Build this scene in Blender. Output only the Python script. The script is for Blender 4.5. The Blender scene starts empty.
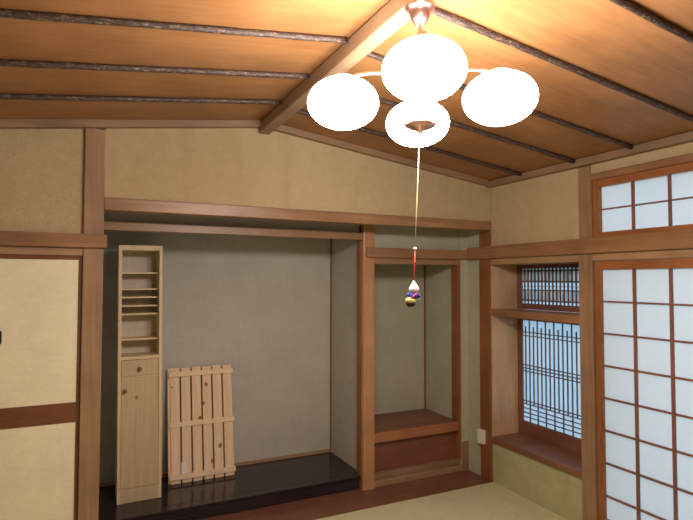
import bpy, math, random
from mathutils import Vector, Matrix
random.seed(7)
scn = bpy.context.scene
COL = scn.collection

# ------------------------------------------------------------------ materials
def _nt(name):
    m = bpy.data.materials.new(name); m.use_nodes = True
    nt = m.node_tree; nt.nodes.clear()
    out = nt.nodes.new('ShaderNodeOutputMaterial')
    return m, nt, out
def _coords(nt, scale):
    tc = nt.nodes.new('ShaderNodeTexCoord'); mp = nt.nodes.new('ShaderNodeMapping')
    mp.inputs['Scale'].default_value = scale
    nt.links.new(tc.outputs['Object'], mp.inputs['Vector'])
    return mp.outputs['Vector']
def _noise(nt, vec, scale, detail=4, rough=.6, dist=0):
    n = nt.nodes.new('ShaderNodeTexNoise')
    n.inputs['Scale'].default_value = scale; n.inputs['Detail'].default_value = detail
    n.inputs['Roughness'].default_value = rough; n.inputs['Distortion'].default_value = dist
    nt.links.new(vec, n.inputs['Vector']); return n.outputs['Fac']
def _ramp(nt, fac, stops):
    r = nt.nodes.new('ShaderNodeValToRGB'); e = r.color_ramp.elements
    e[0].position, e[0].color = stops[0][0], (*stops[0][1], 1)
    e[1].position, e[1].color = stops[-1][0], (*stops[-1][1], 1)
    for p, c in stops[1:-1]:
        k = e.new(p); k.color = (*c, 1)
    nt.links.new(fac, r.inputs['Fac']); return r.outputs['Color']
def _mix(nt, a, b, fac, mode='MIX'):
    m = nt.nodes.new('ShaderNodeMix'); m.data_type = 'RGBA'; m.blend_type = mode
    if isinstance(fac, (int, float)): m.inputs['Factor'].default_value = fac
    else: nt.links.new(fac, m.inputs['Factor'])
    for s, v in (('A', a), ('B', b)):
        i = [x for x in m.inputs if x.name == s and x.type == 'RGBA'][0]
        if isinstance(v, tuple): i.default_value = (*v, 1)
        else: nt.links.new(v, i)
    return [o for o in m.outputs if o.type == 'RGBA'][0]
def _bsdf(nt, out, color, rough, bump=None, bstr=.2, bdist=.002, spec=.5, metal=0, coat=0):
    b = nt.nodes.new('ShaderNodeBsdfPrincipled')
    if isinstance(color, tuple): b.inputs['Base Color'].default_value = (*color, 1)
    else: nt.links.new(color, b.inputs['Base Color'])
    b.inputs['Roughness'].default_value = rough
    b.inputs['Specular IOR Level'].default_value = spec
    b.inputs['Metallic'].default_value = metal
    b.inputs['Coat Weight'].default_value = coat
    if bump is not None:
        bp = nt.nodes.new('ShaderNodeBump'); bp.inputs['Strength'].default_value = bstr
        bp.inputs['Distance'].default_value = bdist
        nt.links.new(bump, bp.inputs['Height']); nt.links.new(bp.outputs['Normal'], b.inputs['Normal'])
    nt.links.new(b.outputs['BSDF'], out.inputs['Surface'])
    return b
def wood(name, dark, light, axis='Z', rough=.5, fine=1.0, blotch=.25, coat=0, spec=.5):
    m, nt, out = _nt(name)
    i = 'XYZ'.index(axis)
    s1 = [60*fine]*3; s1[i] = 2.2
    s2 = [9*fine]*3; s2[i] = .7
    f1 = _noise(nt, _coords(nt, s1), 1, 5, .6, .15)
    f2 = _noise(nt, _coords(nt, s2), 1, 3, .55, .6)
    mid = tuple((a+b)/2 for a, b in zip(dark, light))
    c1 = _ramp(nt, f1, [(.32, dark), (.5, mid), (.68, light)])
    c2 = _ramp(nt, f2, [(.3, dark), (.7, light)])
    c = _mix(nt, c1, c2, .45)
    f3 = _noise(nt, _coords(nt, (1, 1, 1)), 3.1, 3, .5)
    c3 = _ramp(nt, f3, [(.35, (1-blotch,)*3), (.65, (1, 1, 1))])
    c = _mix(nt, c, c3, 1.0, 'MULTIPLY')
    _bsdf(nt, out, c, rough, f1, .15, .001, coat=coat, spec=spec)
    return m
def plaster(name, c1, c2, rough=.9, sc=6, grain=260, bstr=.25, stain=None):
    m, nt, out = _nt(name)
    v = _coords(nt, (1, 1, 1))
    f = _noise(nt, v, sc, 5, .6, .3); g = _noise(nt, v, grain, 2, .6)
    c = _ramp(nt, f, [(.35, c1), (.65, c2)])
    gg = _ramp(nt, g, [(.3, (.84, .84, .84)), (.7, (1.08, 1.08, 1.08))])
    c = _mix(nt, c, gg, 1.0, 'MULTIPLY')
    if stain:
        s = _noise(nt, _coords(nt, (5, 5, .8)), 1.1, 3, .5, .4)
        sc_ = _ramp(nt, s, [(.32, stain), (.5, (1, 1, 1))])
        c = _mix(nt, c, sc_, 1.0, 'MULTIPLY')
    _bsdf(nt, out, c, rough, g, bstr, .002, spec=.2)
    return m
def weave(name, c1, c2, u, v, rough=.9, spec=.2):
    """cloth / tatami: two crossed bands at the given frequencies along the local axes"""
    m, nt, out = _nt(name)
    f1 = _noise(nt, _coords(nt, u), 1, 2, .5); f2 = _noise(nt, _coords(nt, v), 1, 2, .5)
    big = _noise(nt, _coords(nt, (1, 1, 1)), 3, 4, .6)
    a = _ramp(nt, f1, [(.3, c1), (.7, c2)]); b = _ramp(nt, f2, [(.3, c1), (.7, c2)])
    c = _mix(nt, a, b, .5)
    bb = _ramp(nt, big, [(.35, (.93, .93, .93)), (.65, (1.04, 1.04, 1.04))])
    c = _mix(nt, c, bb, 1.0, 'MULTIPLY')
    _bsdf(nt, out, c, rough, f1, .2, .001, spec=spec)
    return m
def plain(name, c, rough=.5, metal=0, spec=.5):
    m, nt, out = _nt(name)
    n = _noise(nt, _coords(nt, (1, 1, 1)), 40, 2, .5)
    col = _ramp(nt, n, [(.3, tuple(x*.94 for x in c)), (.7, tuple(min(1, x*1.04) for x in c))])
    _bsdf(nt, out, col, rough, metal=metal, spec=spec); return m
def knotty(name, dark, light, axis='Z', knotscale=7, rough=.55, amount=.11):
    m, nt, out = _nt(name)
    i = 'XYZ'.index(axis)
    s1 = [70]*3; s1[i] = 2.5
    f1 = _noise(nt, _coords(nt, s1), 1, 4, .6, .2)
    c = _ramp(nt, f1, [(.3, dark), (.7, light)])
    s2 = [knotscale]*3; s2[i] = knotscale*.8
    vo = nt.nodes.new('ShaderNodeTexVoronoi'); vo.inputs['Scale'].default_value = 1
    vo.inputs['Randomness'].default_value = 1
    nt.links.new(_coords(nt, s2), vo.inputs['Vector'])
    k = _ramp(nt, vo.outputs['Distance'], [(amount*.4, (.28, .13, .06)), (amount, (.75, .6, .45)), (amount*1.5, (1, 1, 1))])
    c = _mix(nt, c, k, 1.0, 'MULTIPLY')
    _bsdf(nt, out, c, rough, f1, .12, .001); return m
def paper(name, col, trans=.55):
    m, nt, out = _nt(name)
    f = _noise(nt, _coords(nt, (1, 1, 1)), 60, 5, .7, .5)
    c = _ramp(nt, f, [(.3, tuple(x*.975 for x in col)), (.7, col)])
    d = nt.nodes.new('ShaderNodeBsdfDiffuse'); t = nt.nodes.new('ShaderNodeBsdfTranslucent')
    nt.links.new(c, d.inputs['Color']); nt.links.new(c, t.inputs['Color'])
    mx = nt.nodes.new('ShaderNodeMixShader'); mx.inputs['Fac'].default_value = trans
    nt.links.new(d.outputs[0], mx.inputs[1]); nt.links.new(t.outputs[0], mx.inputs[2])
    nt.links.new(mx.outputs[0], out.inputs['Surface']); return m

M = {}
M['post'] = wood('post_wood', (.28, .16, .085), (.45, .28, .158), 'Z', .5)
M['beam_x'] = wood('beam_wood_x', (.27, .135, .065), (.44, .25, .128), 'X', .38)
M['beam_y'] = wood('beam_wood_y', (.25, .115, .05), (.40, .21, .10), 'Y', .42)
M['pale_y'] = wood('pale_wood_y', (.34, .19, .09), (.48, .29, .15), 'Y', .55)
M['pale_x'] = wood('pale_wood_x', (.34, .20, .11), (.50, .31, .18), 'X', .55)
M['cornice_x'] = wood('cornice_wood_x', (.25, .15, .085), (.38, .24, .14), 'X', .55)
M['cornice_y'] = wood('cornice_wood_y', (.25, .15, .085), (.38, .24, .14), 'Y', .55)
M['ridge']  = wood('ridge_wood', (.26, .16, .09), (.42, .28, .17), 'Y', .5)
M['tokobashira'] = wood('polished_post_wood', (.46, .22, .09), (.62, .33, .15), 'Z', .3, coat=.3)
M['reddish_z'] = wood('red_brown_wood_z', (.24, .085, .03), (.38, .15, .055), 'Z', .4)
M['reddish_y'] = wood('red_brown_wood_y', (.30, .10, .03), (.44, .17, .055), 'Y', .4)
M['lattice_z'] = wood('lattice_wood', (.22, .075, .04), (.32, .12, .06), 'Z', .5)
M['lattice_dark'] = wood('dark_lattice_wood', (.12, .085, .075), (.20, .135, .11), 'Z', .6)
M['lattice_red'] = wood('red_lattice_wood', (.18, .075, .05), (.27, .115, .075), 'Y', .6)
M['reed'] = paper('reed_stalks', (.80, .74, .68), .72)
M['fus_rail'] = wood('fusuma_rail_wood', (.15, .055, .022), (.25, .10, .042), 'X', .4)
M['fus_stile'] = wood('fusuma_stile_wood', (.11, .05, .025), (.18, .085, .04), 'Z', .4)
M['ceiling'] = wood('ceiling_board_cedar', (.29, .125, .045), (.43, .21, .082), 'X', .42, .55, .22, spec=.35)
M['cheek'] = wood('bay_cheek_board', (.62, .39, .22), (.78, .54, .32), 'Z', .5, .5)
M['sill'] = wood('bay_sill_board', (.20, .085, .045), (.33, .16, .085), 'Y', .35, .6)
M['strip'] = wood('floor_board_wood', (.17, .065, .04), (.27, .115, .07), 'X', .34, .7)
M['bench'] = wood('bench_board_wood', (.20, .07, .035), (.31, .115, .06), 'X', .34, .6)
M['bench_edge'] = wood('bench_edge_wood', (.38, .14, .06), (.50, .21, .09), 'X', .4, .6)
M['bench_front'] = wood('bench_front_wood', (.20, .062, .042), (.27, .095, .065), 'X', .4, .6)
M['lacquer'] = wood('black_lacquer_board', (.013, .009, .013), (.040, .027, .034), 'X', .17, .6)
M['upper'] = plaster('ochre_plaster', (.495, .385, .225), (.53, .415, .25), grain=150, sc=14, stain=(.95, .93, .88))
M['plain_wall'] = plaster('brown_plaster', (.40, .31, .19), (.46, .36, .23))
M['green'] = plaster('green_plaster', (.44, .42, .23), (.50, .49, .28))
M['alcove'] = weave('alcove_cloth_wallpaper', (.46, .455, .405), (.58, .57, .515), (6, 6, 330), (330, 330, 6))
M['waki'] = weave('side_alcove_cloth_wallpaper', (.42, .425, .32), (.53, .53, .41), (6, 6, 330), (330, 330, 6))
M['tatami'] = weave('tatami_rush', (.56, .54, .32), (.70, .68, .43), (260, 5, 5), (30, 160, 30), .8)
M['fusuma'] = weave('fusuma_paper', (.82, .77, .56), (.90, .85, .66), (8, 8, 190), (60, 60, 60), .85)
M['shoji'] = paper('shoji_paper', (.88, .92, .93), .64)
M['bay_paper'] = paper('bay_shoji_paper', (.80, .90, .96), .74)
M['pine'] = knotty('pine_boards', (.50, .37, .22), (.62, .48, .31), 'Z', 6.5, amount=.07)
M['pine_back'] = plain('grey_back_board', (.58, .52, .44), .6)
M['pine_edge'] = wood('pine_edge', (.66, .52, .30), (.80, .65, .42), 'Z', .5, 1, .08)
M['cedar_slat'] = knotty('cedar_slats', (.74, .52, .34), (.88, .68, .47), 'Z', 6.2, .6, .13)
M['cedar_batten'] = wood('cedar_batten', (.78, .58, .37), (.92, .74, .52), 'X', .6, 1, .08)
M['knob'] = plain('knob_wood', (.25, .085, .05), .45)
M['knot'] = plain('knot_wood', (.30, .14, .07), .6)
M['black']  = plain('black_lacquer_pull', (.012, .009, .009), .35)
M['brass'] = plain('copper_pink_metal', (.78, .45, .38), .3, 1)
M['white_plastic'] = plain('white_plastic', (.80, .80, .70), .4)
M['socket_hole'] = plain('socket_hole', (.08, .07, .06), .6)
M['cord']   = plain('beige_cord', (.72, .55, .33), .8)
M['red_cord'] = plain('red_cord', (.75, .05, .035), .7)
M['white']  = plain('white_glaze', (.88, .86, .86), .35)
M['blue']   = plain('blue_cloth', (.03, .06, .32), .6)
M['pink']   = plain('pink_sash', (.55, .05, .22), .6)
M['yellow'] = plain('yellow_glaze', (.80, .62, .22), .4)
M['face']   = plain('doll_face', (.25, .16, .16), .5)
M['paper_label'] = plain('white_paper_label', (.80, .77, .72), .7)
# bark-covered rods: dark with pale flecks
m, nt, out = _nt('bark_rod')
f = _noise(nt, _coords(nt, (48, 110, 110)), 1, 5, .75, .5)
g = _noise(nt, _coords(nt, (110, 170, 170)), 1, 3, .7)
c = _ramp(nt, f, [(.38, (.028, .016, .016)), (.55, (.085, .05, .04)), (.66, (.30, .22, .13))])
c2 = _ramp(nt, g, [(.45, (.55, .55, .55)), (.62, (1.3, 1.3, 1.3))])
_bsdf(nt, out, _mix(nt, c, c2, 1.0, 'MULTIPLY'), .5, g, .6, .004); M['bark'] = m
# lit opal glass
m, nt, out = _nt('opal_glass_lit')
e = nt.nodes.new('ShaderNodeEmission'); e.inputs['Color'].default_value = (1, .905, .82, 1)
e.inputs['Strength'].default_value = 47
nt.links.new(e.outputs[0], out.inputs['Surface']); M['opal'] = m
m, nt, out = _nt('garden_ground')
_bsdf(nt, out, _ramp(nt, _noise(nt, _coords(nt, (1, 1, 1)), 4), [(.3, (.10, .12, .07)), (.7, (.2, .2, .14))]), .9); M['garden'] = m

# ------------------------------------------------------------------ mesh helper
class MB:
    def __init__(s): s.v = []; s.f = []; s.mi = []; s.sm = []
    def add(s, vs, fs, mi=0, smooth=False):
        n = len(s.v); s.v += [tuple(p) for p in vs]
        for f in fs: s.f.append(tuple(n+i for i in f)); s.mi.append(mi); s.sm.append(smooth)
        return s
    def hexa(s, p, mi=0):   # p: bottom 4 ccw, top 4 ccw
        return s.add(p, [(3, 2, 1, 0), (4, 5, 6, 7), (0, 1, 5, 4), (1, 2, 6, 5), (2, 3, 7, 6), (3, 0, 4, 7)], mi)
    def box(s, x0, x1, y0, y1, z0, z1, mi=0):
        x0, x1 = sorted((x0, x1)); y0, y1 = sorted((y0, y1)); z0, z1 = sorted((z0, z1))
        return s.hexa([(x0, y0, z0), (x1, y0, z0), (x1, y1, z0), (x0, y1, z0), (x0, y0, z1), (x1, y0, z1), (x1, y1, z1), (x0, y1, z1)], mi)
    def lathe(s, prof, c=(0, 0, 0), n=32, mi=0, smooth=True, caps=True):
        vs = []; fs = []
        for r, z in prof:
            for k in range(n):
                a = 2*math.pi*k/n; vs.append((c[0]+r*math.cos(a), c[1]+r*math.sin(a), c[2]+z))
        for j in range(len(prof)-1):
            for k in range(n):
                a, b = j*n+k, j*n+(k+1) % n
                fs.append((a, b, b+n, a+n) if prof[j+1][1] >= prof[j][1] else (a, a+n, b+n, b))
        s.add(vs, fs, mi, smooth)
        if caps:
            up = prof[-1][1] >= prof[0][1]
            base = len(s.v)-len(vs)
            s.f.append(tuple(base+k for k in (range(n-1, -1, -1) if up else range(n)))); s.mi.append(mi); s.sm.append(False)
            t = base+(len(prof)-1)*n
            s.f.append(tuple(t+k for k in (range(n) if up else range(n-1, -1, -1)))); s.mi.append(mi); s.sm.append(False)
        return s
    def tube(s, pts, rad, n=10, mi=0, caps=True):
        pts = [Vector(p) for p in pts]; N = len(pts)
        rads = rad if isinstance(rad, (list, tuple)) else [rad]*N
        t0 = (pts[1]-pts[0]).normalized()
        ref = Vector((0, 0, 1)) if abs(t0.z) < .9 else Vector((1, 0, 0))
        nrm = t0.cross(ref).normalized(); vs = []
        for i, p in enumerate(pts):
            t = (pts[min(i+1, N-1)]-pts[max(i-1, 0)]).normalized()
            nrm = (nrm - t*nrm.dot(t)).normalized(); b = t.cross(nrm)
            for k in range(n):
                a = 2*math.pi*k/n; vs.append(p+(nrm*math.cos(a)+b*math.sin(a))*rads[i])
        fs = [(j*n+k, j*n+(k+1) % n, (j+1)*n+(k+1) % n, (j+1)*n+k) for j in range(N-1) for k in range(n)]
        s.add(vs, fs, mi, True)
        if caps:
            base = len(s.v)-len(vs)
            s.f.append(tuple(base+k for k in range(n-1, -1, -1))); s.mi.append(mi); s.sm.append(False)
            s.f.append(tuple(base+(N-1)*n+k for k in range(n))); s.mi.append(mi); s.sm.append(False)
        return s
    def ell(s, c, r, n=32, m=16, mi=0):
        prof = [(max(1e-4, math.cos(a)), math.sin(a)) for a in [(-math.pi/2)+math.pi*j/m for j in range(m+1)]]
        t = MB(); t.lathe(prof, n=n, caps=True)
        s.add([(c[0]+x*r[0], c[1]+y*r[1], c[2]+z*r[2]) for x, y, z in t.v], t.f, mi, True); return s
    def rbox(s, x0, x1, z0, z1, y0, y1, rad, n=6, mi=0):   # rounded rectangle in XZ, extruded in Y
        pts = []
        for cx, cz, a0 in ((x1-rad, z1-rad, 0), (x0+rad, z1-rad, 90), (x0+rad, z0+rad, 180), (x1-rad, z0+rad, 270)):
            for k in range(n+1):
                a = math.radians(a0+90*k/n); pts.append((cx+rad*math.cos(a), cz+rad*math.sin(a)))
        N = len(pts)
        s.add([(x, y0, z) for x, z in pts]+[(x, y1, z) for x, z in pts],
              [tuple(range(N)), tuple(range(2*N-1, N-1, -1))]+[(i, i+N, (i+1) % N+N, (i+1) % N) for i in range(N)], mi)
        return s
    def build(s, name, mats, parent=None, bevel=0, org=None):
        if not isinstance(mats, (list, tuple)): mats = [mats]
        o = Vector(org if org is not None else (parent.get('_org') if parent is not None and '_org' in parent else (0, 0, 0)))
        me = bpy.data.meshes.new(name)
        me.from_pydata([tuple(Vector(p)-o) for p in s.v], [], s.f)
        for i, p in enumerate(me.polygons): p.material_index = s.mi[i]; p.use_smooth = s.sm[i]
        for m_ in mats: me.materials.append(m_)
        me.validate(); me.update()
        ob = bpy.data.objects.new(name, me); COL.objects.link(ob)
        if parent is not None:
            ob.parent = parent
            if parent.type == 'MESH' : pass
        else: ob.location = o
        if bevel:
            b = ob.modifiers.new('bevel', 'BEVEL'); b.width = bevel; b.segments = 2; b.limit_method = 'ANGLE'
        if parent is None or True: ob['_org'] = tuple(o)
        return ob
def thing(name, label, cat, loc=(0, 0, 0), group=None, rot=None, local=False):
    o = bpy.data.objects.new(name, None); COL.objects.link(o); o.location = loc
    o.empty_display_size = .05
    if rot: o.rotation_euler = rot
    o['label'] = label; o['category'] = cat
    if group: o['group'] = group
    o['_org'] = (0, 0, 0) if local else tuple(loc)
    return o
def tag(o, label, cat, group=None):
    o['label'] = label; o['category'] = cat
    if group: o['group'] = group
    return o
def struct(name, mb, mats, bevel=0, org=None):
    o = mb.build(name, mats, None, bevel, org); o['kind'] = 'structure'; return o
def sthing(name, loc=(0, 0, 0)):
    o = bpy.data.objects.new(name, None); COL.objects.link(o); o.location = loc
    o['kind'] = 'structure'; o['_org'] = tuple(loc); o.empty_display_size = .05; return o

# ------------------------------------------------------------------ measures
XR = -1.90                                  # ridge
XL, XF, YB = -3.78, 0.0, -3.80              # left wall, right wall, wall behind the camera
def zc(x): return 2.645-.129*abs(x-XR)      # underside of the ceiling boards

# ------------------------------------------------------------------ shell
mb = MB()                                   # tatami floor
mb.box(XL-.1, .10, YB-.1, -.002, -.05, 0); mb.box(XL-.1, .10, -.002, 1.05, -.08, -.05)
struct('floor', mb, M['tatami'])
mb = MB()
for x0, x1 in ((XL-.1, XR), (XR, .05)):
    a, b = zc(x0), zc(x1)
    mb.hexa([(x0, YB-.1, a), (x1, YB-.1, b), (x1, .06, b), (x0, .06, a), (x0, YB-.1, a+.03), (x1, YB-.1, b+.03), (x1, .06, b+.03), (x0, .06, a+.03)])
struct('ceiling', mb, M['ceiling'])

def gable(mb, x0, x1, y0, y1, z0, mi=0):
    xs = [x0]+([XR] if x0 < XR < x1 else [])+[x1]
    for a, b in zip(xs, xs[1:]):
        mb.hexa([(a, y0, z0), (b, y0, z0), (b, y1, z0), (a, y1, z0), (a, y0, zc(a)), (b, y0, zc(b)), (b, y1, zc(b)), (a, y1, zc(a))], mi)
mb = MB()                                   # wall in front of us: ochre upper wall, alcove walls behind it
gable(mb, -2.845, 0.0, 0.0, .06, 2.081, 0)
gable(mb, XL, -2.95, .015, .06, 1.864, 0)
mb.box(XL-.06, -2.9, .12, .16, -.05, 2.0, 0); mb.box(XL, -2.9, .06, .12, 1.80, 1.9, 0); mb.box(XL, -2.90, .0,.12,-.05,0)
mb.box(-2.90, -2.85, .08, 1.02, 0, 2.45, 1)          # alcove left side
mb.box(-2.85, -.98, .96, 1.02, 0, 2.45, 1)           # alcove back
mb.box(-.98, -.93, .39, .96, .0, 2.45, 1)            # partition
mb.box(-.93, -.085, .81, .87, 0, 2.45, 2)            # side alcove back
mb.box(-.085, .06, .385, .87, 0, 2.45, 2)            # side alcove right side
mb.box(-.07, .06, .30, .385, 0, 2.45, 2)
mb.box(-2.85, -1.02, .34, .38, 1.974, 2.45, 1)       # wall strip over the inner lintel
mb.box(-.91, -.07, .34, .38, 1.861, 2.45, 2)
mb.box(-2.90, .06, .06, 1.02, 2.45, 2.50, 1)         # soffit
struct('wall_back', mb, [M['upper'], M['alcove'], M['waki']])

mb = MB()                                   # right wall
def wr(y0, y1, z0, z1, mi=0, x0=0.006, x1=.09): mb.box(x0, x1, y0, y1, z0, z1, mi)
wr(.13, .30, 0, 2.40, 2)
wr(-.87, 0.0, 1.88, 2.398, 0); wr(-.96, -.86, 2.30, 2.398, 0, .02)
wr(0.0, .13, 2.0, 2.398, 0, .006, .06)
wr(-.86, -.0, 0, .318, 1)
wr(YB, -.955, 2.295, 2.398, 0)
wr(YB, -3.70, 0, 2.295, 0)
wr(-3.70, -2.945, 1.88, 2.295, 0)
struct('wall_right', mb, [M['upper'], M['green'], M['waki']])
mb = MB(); mb.box(XL-.06, XL, YB, .06, 0, zc(XL)); struct('wall_left', mb, M['plain_wall'])
mb = MB(); gable(mb, XL, .09, YB-.06, YB, 0); struct('wall_front', mb, M['plain_wall'])

# ---- floor boards & alcove
mb = MB(); mb.box(-2.845, .0, .0, .385, -.05, 0.0); mb.box(0, .09, .0, .385, -.05, -.001); struct('trim_1', mb, M['strip'], .002)
t = thing('alcove_platform', 'low black lacquered platform board filling the floor of the large alcove', 'platform', (-1.92, .64, 0))
MB().box(-2.846, -1.022, .33, .395, .001, .085).box(-2.846, -.985, .395, .944, .001, .085).build('riser', M['lacquer'], t)
MB().hexa([(-2.846, .318, .085), (-1.016, .318, .085), (-1.016, .396, .085), (-2.846, .396, .085), (-2.846, .318, .101), (-1.016, .318, .101), (-1.016, .396, .101), (-2.846, .396, .101)]).box(-2.846, -.983, .396, .944, .085, .101).build('top_board', M['lacquer'], t, .003)
mb = MB(); mb.box(-2.85, -.98, .946, .96, .0, .122); struct('baseboard_back', mb, M['pale_x'])
mb = MB(); mb.box(-.992, -.98, .948, .96, .122, 2.0); mb.box(-.097, -.085, .80, .81, .416, 1.9); struct('trim_2', mb, M['reddish_z'])

t = thing('alcove_bench', 'raised reddish-brown wooden shelf seat in the narrow side alcove', 'shelf', (-.5, .55, 0))
MB().box(-.903, -.108, .312, .386, .386, .416).box(-.926, -.089, .392, .803, .386, .416).build('top_board', M['bench'], t, .003)
MB().box(-.903, -.106, .300, .312, .339, .416).build('front_edge', M['bench_edge'], t, .003)
MB().box(-.903, -.106, .345, .36, .10, .386).build('front_panel', M['bench_front'], t)
mb = MB(); mb.box(-.91, -.008, .303, .36, 0, .052); struct('trim_3', mb, M['pale_x'], .003)
mb = MB(); mb.box(-.91, -.072, .309, .345, .055, .10); struct('trim_4', mb, M['cornice_x'], .003)
mb = MB(); mb.box(-.068, -.0, .292, .300, .0, .245); struct('trim_23', mb, M['cornice_x'], .002)

# ---- posts
mb = MB(); mb.box(-2.95, -2.845, -.012, .10, 0, zc(-2.9)-.045); struct('trim_5', mb, M['post'], .004)
mb = MB(); mb.box(-.012, .10, .004, .128, 0, 2.0); struct('trim_6', mb, M['reddish_z'], .004)
mb = MB(); mb.box(-.008, .09, -.965, -.862, 0, 1.78); mb.box(-.008, .09, -.957, -.867, 1.88, 2.352); struct('trim_7', mb, M['post'], .004)
t = MB().rbox(-1.02, -.912, 0, 1, 0, 1, .02)  # footprint profile reused below
def rpost(x0, x1, y0, y1, z0, z1, rad):
    m_ = MB(); pts = []
    for cx, cy, a0 in ((x1-rad, y1-rad, 0), (x0+rad, y1-rad, 90), (x0+rad, y0+rad, 180), (x1-rad, y0+rad, 270)):
        for k in range(7):
            a = math.radians(a0+15*k); pts.append((cx+rad*math.cos(a), cy+rad*math.sin(a)))
    N = len(pts)
    m_.add([(x, y, z0) for x, y in pts]+[(x, y, z1) for x, y in pts],
           [tuple(range(N-1, -1, -1)), tuple(range(N, 2*N))]+[(i, (i+1) % N, (i+1) % N+N, i+N) for i in range(N)])
    return m_
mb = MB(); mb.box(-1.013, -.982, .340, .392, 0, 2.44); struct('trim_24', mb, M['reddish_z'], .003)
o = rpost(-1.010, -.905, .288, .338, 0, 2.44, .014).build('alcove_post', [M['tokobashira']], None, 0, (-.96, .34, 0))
tag(o, 'polished orange-brown wooden post dividing the large alcove from the narrow one', 'post')
o = MB().box(-.105, -.07, .298, .385, .10, 1.74).build('slender_post', M['reddish_z'], None, .004, (-.09, .34, .10))
tag(o, 'slim reddish wooden post at the right edge of the narrow side alcove', 'post')

# ---- lintels and rails
mb = MB(); mb.box(-2.845, -.0, -.014, .075, 2.008, 2.081); struct('trim_8', mb, M['beam_x'], .004)
mb = MB(); mb.box(-2.85, -1.012, .285, .338, 1.918, 1.972); struct('trim_9', mb, M['beam_x'], .003)
mb = MB(); mb.box(-.985, -.0, .262, .287, 1.783, 1.861); mb.box(-.912, -.07, .298, .345, 1.735, 1.80); struct('trim_10', mb, M['beam_x'], .003)
mb = MB(); mb.box(-.030, -.012, -3.78, .262, 1.78, 1.88); mb.box(-.012, .006, -3.78, -.97, 1.78, 1.88); struct('trim_11', mb, M['beam_y'], .003)
mb = MB(); mb.box(-.004, .10, -3.70, -.967, 1.733, 1.78); mb.box(-.004, .29, -.86, 0.0, 1.73, 1.88); struct('trim_12', mb, M['pale_y'], .002)
mb = MB(); mb.box(-3.78, -2.828, -.04, -.014, 1.787, 1.864); struct('trim_13', mb, M['beam_x'], .003)
mb = MB(); mb.box(-3.78, -2.952, -.006, .08, 1.742, 1.787); struct('trim_14', mb, M['pale_x'], .002)
mb = MB()                                   # cornice under the ceiling
def cx(x0, x1):
    h, d = .042, .045
    mb.hexa([(x0, -d, zc(x0)-h), (x1, -d, zc(x1)-h), (x1, 0, zc(x1)-h), (x0, 0, zc(x0)-h), (x0, -d, zc(x0)), (x1, -d, zc(x1)), (x1, 0, zc(x1)), (x0, 0, zc(x0))])
cx(XL, -1.937); cx(-1.863, -.045); struct('trim_15', mb, M['cornice_x'], .002)
mb = MB(); mb.box(-.045, .006, YB, 0, 2.355, 2.401); struct('trim_16', mb, M['cornice_y'], .002)
mb = MB(); mb.box(XL, XL+.045, YB, -.05, 2.355, 2.401); struct('trim_17', mb, M['cornice_y'], .002)

# ---- ridge beam and bark rods
mb = MB(); mb.box(-1.937, -1.863, -3.79, -.004, 2.562, 2.638)
o = mb.build('ridge_beam', M['ridge'], None, .008, (-1.9, -1.9, 2.6))
tag(o, 'pale square ridge beam running from the back wall towards us overhead', 'beam')
names_l = ['left slope, nearest the alcove wall', 'left slope, second out from the alcove wall', 'left slope, third out from the alcove wall', 'left slope, nearest the camera']
YLs = [(-.475, 'first from the far wall'), (-.905, 'second from the far wall'), (-1.347, 'third from the far wall'), (-1.79, None), (-2.23, None), (-2.67, None), (-3.11, None), (-3.5, None)]
YRs = [(-.39, 'first from the far wall'), (-.87, 'second from the far wall'), (-1.285, 'third from the far wall'), (-1.735, 'fourth from the far wall'), (-2.155, 'nearest the camera at the top right'), (-2.6, None), (-3.05, None), (-3.5, None)]
def rod(side, y):
    n = 24
    x0, x1 = (XL+.05, -1.945) if side == 'left' else (-1.855, -.048)
    pts = []; rad = []
    for i in range(n+1):
        x = x0+(x1-x0)*i/n
        pts.append((x, y+.0015*random.uniform(-1, 1), zc(x)-.0135)); rad.append(.0135+.0012*random.uniform(-1, 1))
    return MB().tube(pts, rad, 12).build('ceiling_batten', M['bark'], None, 0, ((x0+x1)/2, y, zc((x0+x1)/2)))
for side, ys in (('left', YLs), ('right', YRs)):
    for y, nm in ys:
        if nm is None: continue                  # out of the frame: left out
        tag(rod(side, y), 'dark bark-covered ceiling rod on the %s slope, %s' % (side, nm), 'ceiling batten', 'bark-covered rods across the sloping ceiling')

# ------------------------------------------------------------------ fusuma (left)
def fusuma(name, x0, x1, y, pull_x):
    d = sthing(name, (x0, y, 0))
    mb = MB(); mb.box(x0+.014, x1-.014, y+.006, y+.022, .03, .815); mb.box(x0+.014, x1-.014, y+.006, y+.022, .92, 1.72)
    mb.build('paper_panel', M['fusuma'], d)
    mb = MB(); mb.box(x0, x0+.018, y, y+.028, .01, 1.742); mb.box(x1-.018, x1, y, y+.028, .01, 1.742); mb.build('stile', M['fus_stile'], d, .002)
    MB().box(x0+.018, x1-.018, y+.001, y+.026, .812, .922).build('middle_rail', M['fus_rail'], d, .002)
    MB().box(x0+.018, x1-.018, y+.001, y+.026, 1.718, 1.742).build('top_rail', M['fus_rail'], d, .002)
    MB().box(x0+.018, x1-.018, y+.001, y+.026, .01, .04).build('bottom_rail', M['fus_rail'], d, .002)
    h = MB().rbox(pull_x-.022, pull_x+.022, 1.257, 1.336, y+.002, y+.008, .014).build('door_pull', M['black'], d)
    MB().rbox(pull_x-.014, pull_x+.014, 1.268, 1.325, y+.0005, y+.003, .010).build('pull_recess', M['fus_stile'], h)
fusuma('door_1', -3.40, -2.952, .004, -3.352)
fusuma('door_2', -3.78, -3.39, .034, -3.73)

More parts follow.
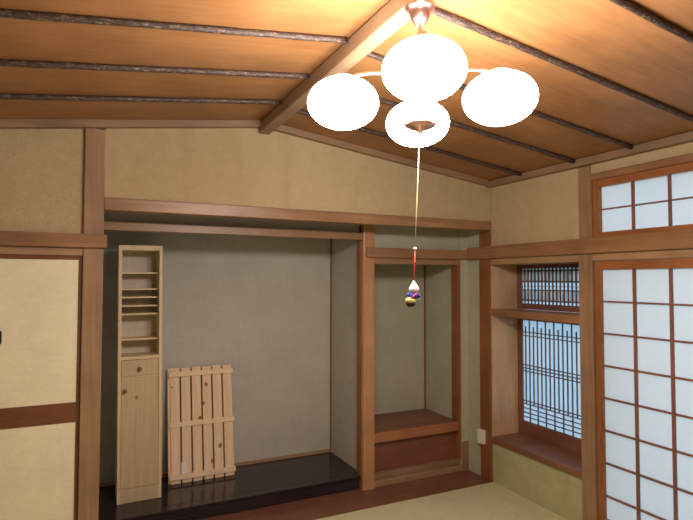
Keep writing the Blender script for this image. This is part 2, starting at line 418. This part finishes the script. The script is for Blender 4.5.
# ------------------------------------------------------------------ shoji doors (right wall)
def shoji(name, y1, y0, xo):        # y1 nearer the alcove (larger), y0 nearer the camera
    d = sthing(name, (xo, (y0+y1)/2, 0))
    mb = MB(); mb.box(xo, xo+.032, y1-.045, y1, .02, 1.73); mb.box(xo, xo+.032, y0, y0+.045, .02, 1.73); mb.build('stile', M['reddish_z'], d, .002)
    mb = MB(); mb.box(xo, xo+.032, y0+.045, y1-.045, 1.675, 1.73); mb.box(xo, xo+.032, y0+.045, y1-.045, .02, .115); mb.build('rail', M['reddish_y'], d, .002)
    ya, yb = y1-.045, y0+.045
    mb = MB()
    for k in range(1, 4):
        y = ya+(yb-ya)*k/4; mb.box(xo+.006, xo+.022, y-.0075, y+.0075, .115, 1.675)
    z = 1.675
    for k in range(1, 8):
        z = 1.676-.2025*k; mb.box(xo+.007, xo+.021, yb, ya, z-.0055, z+.0055)
    mb.build('lattice', M['lattice_z'], d)
    MB().box(xo+.0225, xo+.0235, yb, ya, .115, 1.675).build('paper', M['shoji'], d)
shoji('door_3', -.968, -1.946, .012)
shoji('door_4', -1.90, -2.878, .050)
mb = MB(); mb.box(.0, .10, -3.70, -.967, 0, .012); struct('trim_18', mb, M['pale_y'])
mb = MB(); mb.box(.006, .09, -3.70, -2.878, .012, 1.733); struct('wall_right_near', mb, M['upper'])

# transom
def transom(name, y1, y0):
    d = sthing(name, (.02, (y0+y1)/2, 1.88))
    mb = MB(); mb.box(.006, .05, y1-.045, y1, 1.88, 2.25); mb.box(.006, .05, y0, y0+.045, 1.88, 2.25); mb.build('stile', M['reddish_z'], d, .002)
    mb = MB(); mb.box(.006, .05, y0+.045, y1-.045, 2.204, 2.25); mb.box(.006, .05, y0+.045, y1-.045, 1.88, 1.913); mb.build('rail', M['reddish_y'], d, .002)
    ya, yb = y1-.045, y0+.045; mb = MB()
    for k in range(1, 4):
        y = ya+(yb-ya)*k/4; mb.box(.016, .034, y-.006, y+.006, 1.913, 2.204)
    mb.box(.018, .032, yb, ya, 2.054, 2.063); mb.build('lattice', M['lattice_z'], d)
    MB().box(.0345, .0355, yb, ya, 1.913, 2.204).build('paper', M['shoji'], d)
transom('window_1', -.968, -1.955); transom('window_2', -1.955, -2.945)
mb = MB(); mb.box(-.008, .09, -3.78, -.957, 2.25, 2.295); mb.box(-.006, .02, -.968, -.957, 1.88, 2.25); struct('trim_19', mb, M['beam_y'], .003)

# ------------------------------------------------------------------ bay window
mb = MB(); mb.box(.006, .31, -.004, .015, .358, 1.73); mb.box(.006, .31, -.875, -.86, .358, 1.73); struct('trim_20', mb, M['cheek'])
mb = MB(); mb.box(-.014, .31, -.862, -.002, .318, .358); struct('trim_21', mb, M['sill'], .004)
mb = MB(); mb.box(-.0, .268, -.859, -.005, 1.318, 1.372); struct('trim_22', mb, M['beam_y'], .003)
mb = MB(); mb.box(.300, .36, -.92, .05, .2, .36); mb.box(.29, .36, -.92, .05, 1.70, 1.95); mb.box(.09, .36, .015, .05, .3, 1.9); mb.box(.09, .36, -.92, -.876, .3, 1.9); mb.box(.09,.36,-.92,.05,1.88,1.95); mb.box(.09,.36,-.92,.05,.25,.317); struct('wall_bay', mb, M['upper'])

PX = .278
d = sthing('window_3', (PX, -.43, 1.372))     # upper reed window
mb = MB(); mb.box(.272, .298, -.86+.002, -.80, 1.372, 1.73); mb.box(.272, .298, -.052, -.006, 1.372, 1.73)
mb.box(.272, .298, -.80, -.052, 1.372, 1.418); mb.box(.272, .298, -.80, -.052, 1.709, 1.73); mb.build('frame', M['lattice_red'], d)
mb = MB()
V = lambda v: 1.709-(v-78)*.000835
n = 21
for k in range(n):
    y = -.0525-(k+.0)*(.7245/(n-1)); mb.box(.274, .281, y-.0055, y+.0055, 1.418, 1.709)
for v0, v1 in ((103, 118), (205, 222), (256, 261), (289, 300), (388, 402)):
    mb.box(.281, .2825, -.80, -.052, V(v1), V(v0))
mb.build('lattice', M['lattice_dark'], d)
mb = MB()
for v0, v1 in ((112, 212), (296, 396)):
    k = 0; y = -.056
    while y > -.797:
        r = random.uniform(.0018, .0027)
        mb.tube([(.284, y, V(v1)), (.284, y+random.uniform(-.001, .001), V(v0))], r, 6)
        y -= 2*r+random.choice((.0015, .0030, .0050))
mb.build('reed_screen', M['reed'], d)
MB().box(.290, .291, -.80, -.052, 1.418, 1.709).build('paper', M['bay_paper'], d)

d = sthing('window_4', (PX, -.43, .358))      # lower lattice window
mb = MB(); mb.box(.272, .298, -.858, -.80, .358, 1.318); mb.box(.272, .298, -.052, -.006, .358, 1.318)
mb.box(.272, .298, -.80, -.052, .358, .468); mb.box(.272, .298, -.80, -.052, 1.283, 1.318); mb.build('frame', M['lattice_red'], d)
mb = MB(); n = 18; pitch = .7475/n
for k in range(1, n):
    y = -.0520-k*pitch
    if k % 2: mb.box(.272, .281, y-.0036, y+.0036, .606, 1.232)
    else: mb.box(.272, .281, y-.0036, y+.0036, .468, 1.283)
mb.build('lattice_bar', M['lattice_dark'], d)
mb = MB()
for z in (1.187, 1.158, .922, .897, .872, .634, .610, .575, .541, .506):
    mb.box(.270, .280, -.80, -.052, z-.0032, z+.0032)
mb.build('cross_bar', M['lattice_red'], d)
MB().box(.290, .291, -.80, -.052, .468, 1.283).build('paper', M['bay_paper'], d)

# ------------------------------------------------------------------ wall socket
o = MB().box(-.042, -.0125, .063, .128, .282, .392).box(-.0445, -.042, .078, .113, .300, .374).build('wall_socket', M['white_plastic'], None, .003, (-.012, .095, .335))
tag(o, 'small white wall socket box low on the dark corner post', 'socket')
# ------------------------------------------------------------------ tall narrow pine cabinet
X0, X1, Yf, Yk, Z0, Z1 = -2.733, -2.450, .556, .78, .101, 1.841
t = thing('pine_cabinet', 'tall narrow pine cabinet with open shelves above one drawer and a door', 'cabinet', ((X0+X1)/2, .67, Z0))
w = .021
t.rotation_euler = (0, -.0085, 0); t.location.x += .007; t.location.z += .0013
for a, b in ((X0, X0+w), (X1-w, X1)):
    MB().box(a, b, Yf, Yk, Z0, Z1).build('side_panel', M['pine_edge'], t, .0015)
MB().box(X0+w, X1-w, Yf, Yk, 1.807, Z1).build('top_board', M['pine_edge'], t, .0015)
MB().box(X0+w, X1-w, Yk-.008, Yk, Z0, 1.807).build('back_panel', M['pine_back'], t)['label'] = 'greyish back board'
for z in (1.653, 1.540, 1.484, 1.425, 1.368, 1.194):
    MB().box(X0+w, X1-w-.001, Yf+.05, Yk-.008, z-.007, z+.003).build('shelf', M['pine_edge'], t)
MB().box(X0+w, X1-w, Yf, Yk-.008, 1.060, 1.082).build('cabinet_floor', M['pine_edge'], t, .001)
dr = MB().box(X0+w+.002, X1-w-.002, Yf+.002, Yf+.018, .949, 1.057).build('drawer', M['pine'], t, .0015)
def knob(parent, x, z):
    m_ = MB(); prof = [(.006, 0), (.006, .008), (.0135, .014), (.0145, .020), (.011, .026), (.004, .028)]
    n = 20; tmp = MB(); tmp.lathe(prof, n=n)
    m_.add([(x+a, Yf+.003-c_, z+b) for a, b, c_ in tmp.v], tmp.f, 0, True)
    m_.build('knob', M['knob'], parent)
knob(dr, -2.597, .995)
MB().box(X0+w, X1-w, Yf+.001, Yf+.018, .938, .947).build('divider_rail', M['pine_edge'], t)
dd = MB().box(X0+w+.002, X1-w-.002, Yf+.006, Yf+.02, .197, .936).build('door', M['pine'], t, .0015)
knob(dd, -2.690, .853)
MB().box(X0+w, X1-w, Yf+.001, Yf+.018, Z0, .194).build('plinth', M['pine'], t, .001)

# ------------------------------------------------------------------ folding cedar duckboards leaning on the alcove wall
H = .838; th = math.asin((.892-.742)/H)
def duckboard(label, dy, flip):
    # local frame: x along the width, z up along the slats, y = thickness (towards the wall)
    base = Vector((-2.118, .742, .1015 + (.0045 if flip else 0)))
    off = Matrix.Rotation(-th, 3, 'X') @ Vector((0, dy, 0))
    t = thing('duckboard', label, 'slatted board', base+off, 'pair of slatted duckboards', (-th, 0, 0), local=True)
    sw = .0675; gap = (.466-6*sw)/5
    y0, y1 = (.014, .026) if not flip else (.0, .012)
    for k in range(6):
        x = -.233+k*(sw+gap)
        dz = random.uniform(-.003, .003)
        s_ = MB().box(-.018 if (flip and k == 0) else 0, sw, 0, y1-y0, 0.004, H+dz)
        o = s_.build('slat', M['cedar_slat'], t, .0015); 
        # own block of knots for each board: bake the offset into the mesh coordinates
        o.location = (x, y0, 0)
    for z in (.032, .405, .776):
        ya, yb = (0, .014) if not flip else (.012, .026)
        b = MB().box(-.245, .243, ya, yb, z, z+.036).build('cross_batten', M['cedar_batten'], t, .0015)
    return t
tA = duckboard('pale cedar slatted duckboard in front, its three cross battens facing the room', 0, False)
tB = duckboard('second slatted duckboard, mostly hidden between the front one and the alcove wall', .0275, True)
tB.location.x -= .001
MB().box(-.160+.0, -.118, .0132, .0139, .05, .15).build('paper_label', M['paper_label'], tA)['label'] = 'torn white paper label near the foot'
kn = MB()
for x, z in ((.034, .702), (.010, .562), (-.018, .456), (.130, .235), (.070, .130), (-.222, .70)):
    n = 14; r = random.uniform(.0125, .016)
    if x == -.222: r = .007
    kn.add([(x+r*.9*math.cos(2*math.pi*k/n), .0134, z+r*1.15*math.sin(2*math.pi*k/n)) for k in range(n)]+
           [(x+r*.9*math.cos(2*math.pi*k/n), .0142, z+r*1.15*math.sin(2*math.pi*k/n)) for k in range(n)],
           [tuple(range(n)), tuple(range(2*n-1, n-1, -1))]+[(k, k+n, (k+1) % n+n, (k+1) % n) for k in range(n)])
kn.build('knot', M['knot'], tA)['kind'] = 'stuff'

# ------------------------------------------------------------------ lamp
LC = Vector((-1.9, -1.835, 0)); yaw = math.radians(25.77+5.6)
rr = Vector((math.cos(yaw), -math.sin(yaw), 0)); ff = Vector((math.sin(yaw), math.cos(yaw), 0))
t = thing('pendant_lamp', 'lit four-globe ceiling lamp with copper-coloured canopy hanging from the ridge beam', 'ceiling lamp', (LC.x, LC.y, 2.56))
MB().lathe([(.010, 2.485), (.019, 2.491), (.029, 2.504), (.037, 2.524), (.041, 2.538), (.051, 2.543), (.053, 2.552), (.050, 2.5615)], (LC.x, LC.y, 0), 36).build('canopy', M['brass'], t)
mb = MB().lathe([(.0075, 2.33), (.0075, 2.488)], (LC.x, LC.y, 0), 16)
mb.box(LC.x-.006, LC.x+.022, LC.y-.008, LC.y+.008, 2.452, 2.466); mb.build('stem', M['brass'], t)
MB().lathe([(.004, 2.108), (.010, 2.116), (.030, 2.124), (.052, 2.134), (.056, 2.142), (.048, 2.150), (.012, 2.156), (.006, 2.162), (.006, 2.245), (.026, 2.262), (.040, 2.30), (.034, 2.322), (.012, 2.335)], (LC.x, LC.y, 0), 36).build('hub', M['brass'], t)
R_, GZ, GA, GC = .266, 2.222, .124, .088
for dv in (-rr, rr, -ff, ff):
    c = LC+dv*R_
    pts = []
    for k in range(13):
        u = k/12; r = .03+(R_-.03)*u
        pts.append(LC+dv*r+Vector((0, 0, 2.300+.030*math.sin(math.pi*min(1, u*1.05)*.75)+(-.012*u*u))))
    a = MB().tube(pts, .0065, 12).build('arm', M['brass'], t)
    zt = pts[-1].z
    MB().lathe([(.040, GZ+GC-.008), (.038, GZ+GC+.002), (.020, zt-.004), (.010, zt+.010)], (c.x, c.y, 0), 24).build('shade_holder', M['brass'], a)
    prof = []
    for j in range(25):
        ang = -math.pi/2+math.pi*j/24
        prof.append((max(.001, GA*math.cos(ang)), GC*math.sin(ang)))
    MB().lathe(prof, (c.x, c.y, GZ), 40).build('globe_shade', M['opal'], t)
# pull cord (part of the lamp), the charm tied to its end is a thing of its own
P0 = Vector((-1.9025, -1.8335, 2.109)); P1 = Vector((-1.917, -1.826, 1.716)); P2 = Vector((-1.921, -1.824, 1.604))
MB().tube([P0, P0.lerp(P1, .5), P1], .0016, 8).build('pull_cord', M['cord'], t)
ch = thing('cord_charm', 'tiny doll charm in blue on a red string at the end of the lamp cord', 'charm', P1)
MB().tube([P1-Vector((0, 0, .004)), P2], .0018, 8).build('red_string', M['red_cord'], ch)
MB().ell(P1-Vector((0, 0, .001)), (.0055, .0055, .005), 16, 8).build('bead', M['white'], ch)
MB().ell(P1.lerp(P2, .42), (.0036, .0036, .0028), 12, 6).build('string_knot', M['red_cord'], ch)
q = P2
hd = MB().lathe([(.001, .004), (.004, -.002), (.011, -.012), (.0165, -.022), (.0175, -.029), (.0145, -.036), (.006, -.040)], (q.x, q.y, q.z), 24).build('head', M['white'], ch)
vx = Vector((.9, -.435, 0)); vf = Vector((-.435, -.9, 0))
mb = MB()
for s_ in (-.005, .006):
    p = q+vf*.0155+vx*s_+Vector((0, 0, -.028)); mb.ell(p, (.0022, .0022, .003), 10, 6)
p = q+vf*.0135+vx*.001+Vector((0, 0, -.034)); mb.ell(p, (.0025, .0025, .0014), 10, 6); mb.build('face_mark', M['face'], hd)
q2 = q+Vector((-.003, 0, -.05))
bd = MB().ell(q2, (.0155, .0155, .016), 20, 10).build('body', M['blue'], ch)
for s_ in (-1, 1):
    p = q2+vx*(.0175*s_)+Vector((0, 0, .001))
    am = MB().tube([q2+vx*(.008*s_)+Vector((0, 0, .008)), p+Vector((0, 0, .003)), p+vx*(.003*s_)-Vector((0, 0, .006))], [.006, .0065, .005], 10).build('arm', M['blue'], ch)
    MB().ell(p+vx*(.004*s_)-Vector((0, 0, .009)), (.0035, .0035, .0035), 10, 6).build('hand', M['white'], am)
mb = MB(); mb.tube([q2+vf*.0145-vx*.011-Vector((0, 0, .009)), q2+vf*.0165+Vector((0, 0, 0)), q2+vf*.012+vx*.011+Vector((0, 0, .010))], .003, 8)
mb.build('sash', M['pink'], ch)
q3 = q2+Vector((-.008, .003, -.022))
MB().lathe([(.006, -.002), (.015, 0), (.0185, .006), (.0175, .013), (.011, .018)], q3, 24).build('base', M['yellow'], ch)
MB().lathe([(.002, -.0155), (.010, -.0135), (.0165, -.006), (.017, -.001), (.014, .001)], q3, 24).build('base_bottom', M['black'], ch)
MB().ell(q3-Vector((0, 0, .017)), (.003, .003, .002), 10, 6).build('tip', M['white'], ch)

# ------------------------------------------------------------------ outside
mb = MB(); mb.box(.12, 14, -14, 10, -.6, -.5); o = struct('ground', mb, M['garden'])
w = bpy.data.worlds.new('World'); scn.world = w; w.use_nodes = True
bg = w.node_tree.nodes['Background']; bg.inputs['Color'].default_value = (.62, .80, 1.0, 1); bg.inputs['Strength'].default_value = 1.85

# ------------------------------------------------------------------ camera
cam = bpy.data.cameras.new('Camera'); co = bpy.data.objects.new('Camera', cam); COL.objects.link(co)
F, ya, pi_, ro = 527.9, math.radians(25.77), math.radians(2.113), math.radians(.1)
cam.sensor_fit = 'HORIZONTAL'; cam.sensor_width = 36; cam.lens = 36*F/693; cam.clip_start = .02
f = Vector((math.sin(ya)*math.cos(pi_), math.cos(ya)*math.cos(pi_), math.sin(pi_)))
r = Vector((math.cos(ya), -math.sin(ya), 0)); u = r.cross(f)
r2 = r*math.cos(ro)+u*math.sin(ro); u2 = -r*math.sin(ro)+u*math.cos(ro)
m4 = Matrix((( r2.x, u2.x, -f.x, -2.9045), (r2.y, u2.y, -f.y, -3.3361), (r2.z, u2.z, -f.z, 1.61), (0, 0, 0, 1)))
co.matrix_world = m4
scn.camera = co
scn.view_settings.view_transform = 'Standard'; scn.view_settings.look = 'None'
scn.view_settings.gamma = 1; scn.view_settings.use_curve_mapping = False
scn.view_settings.exposure = 0.22
for o in scn.objects:
    if '_org' in o: del o['_org']
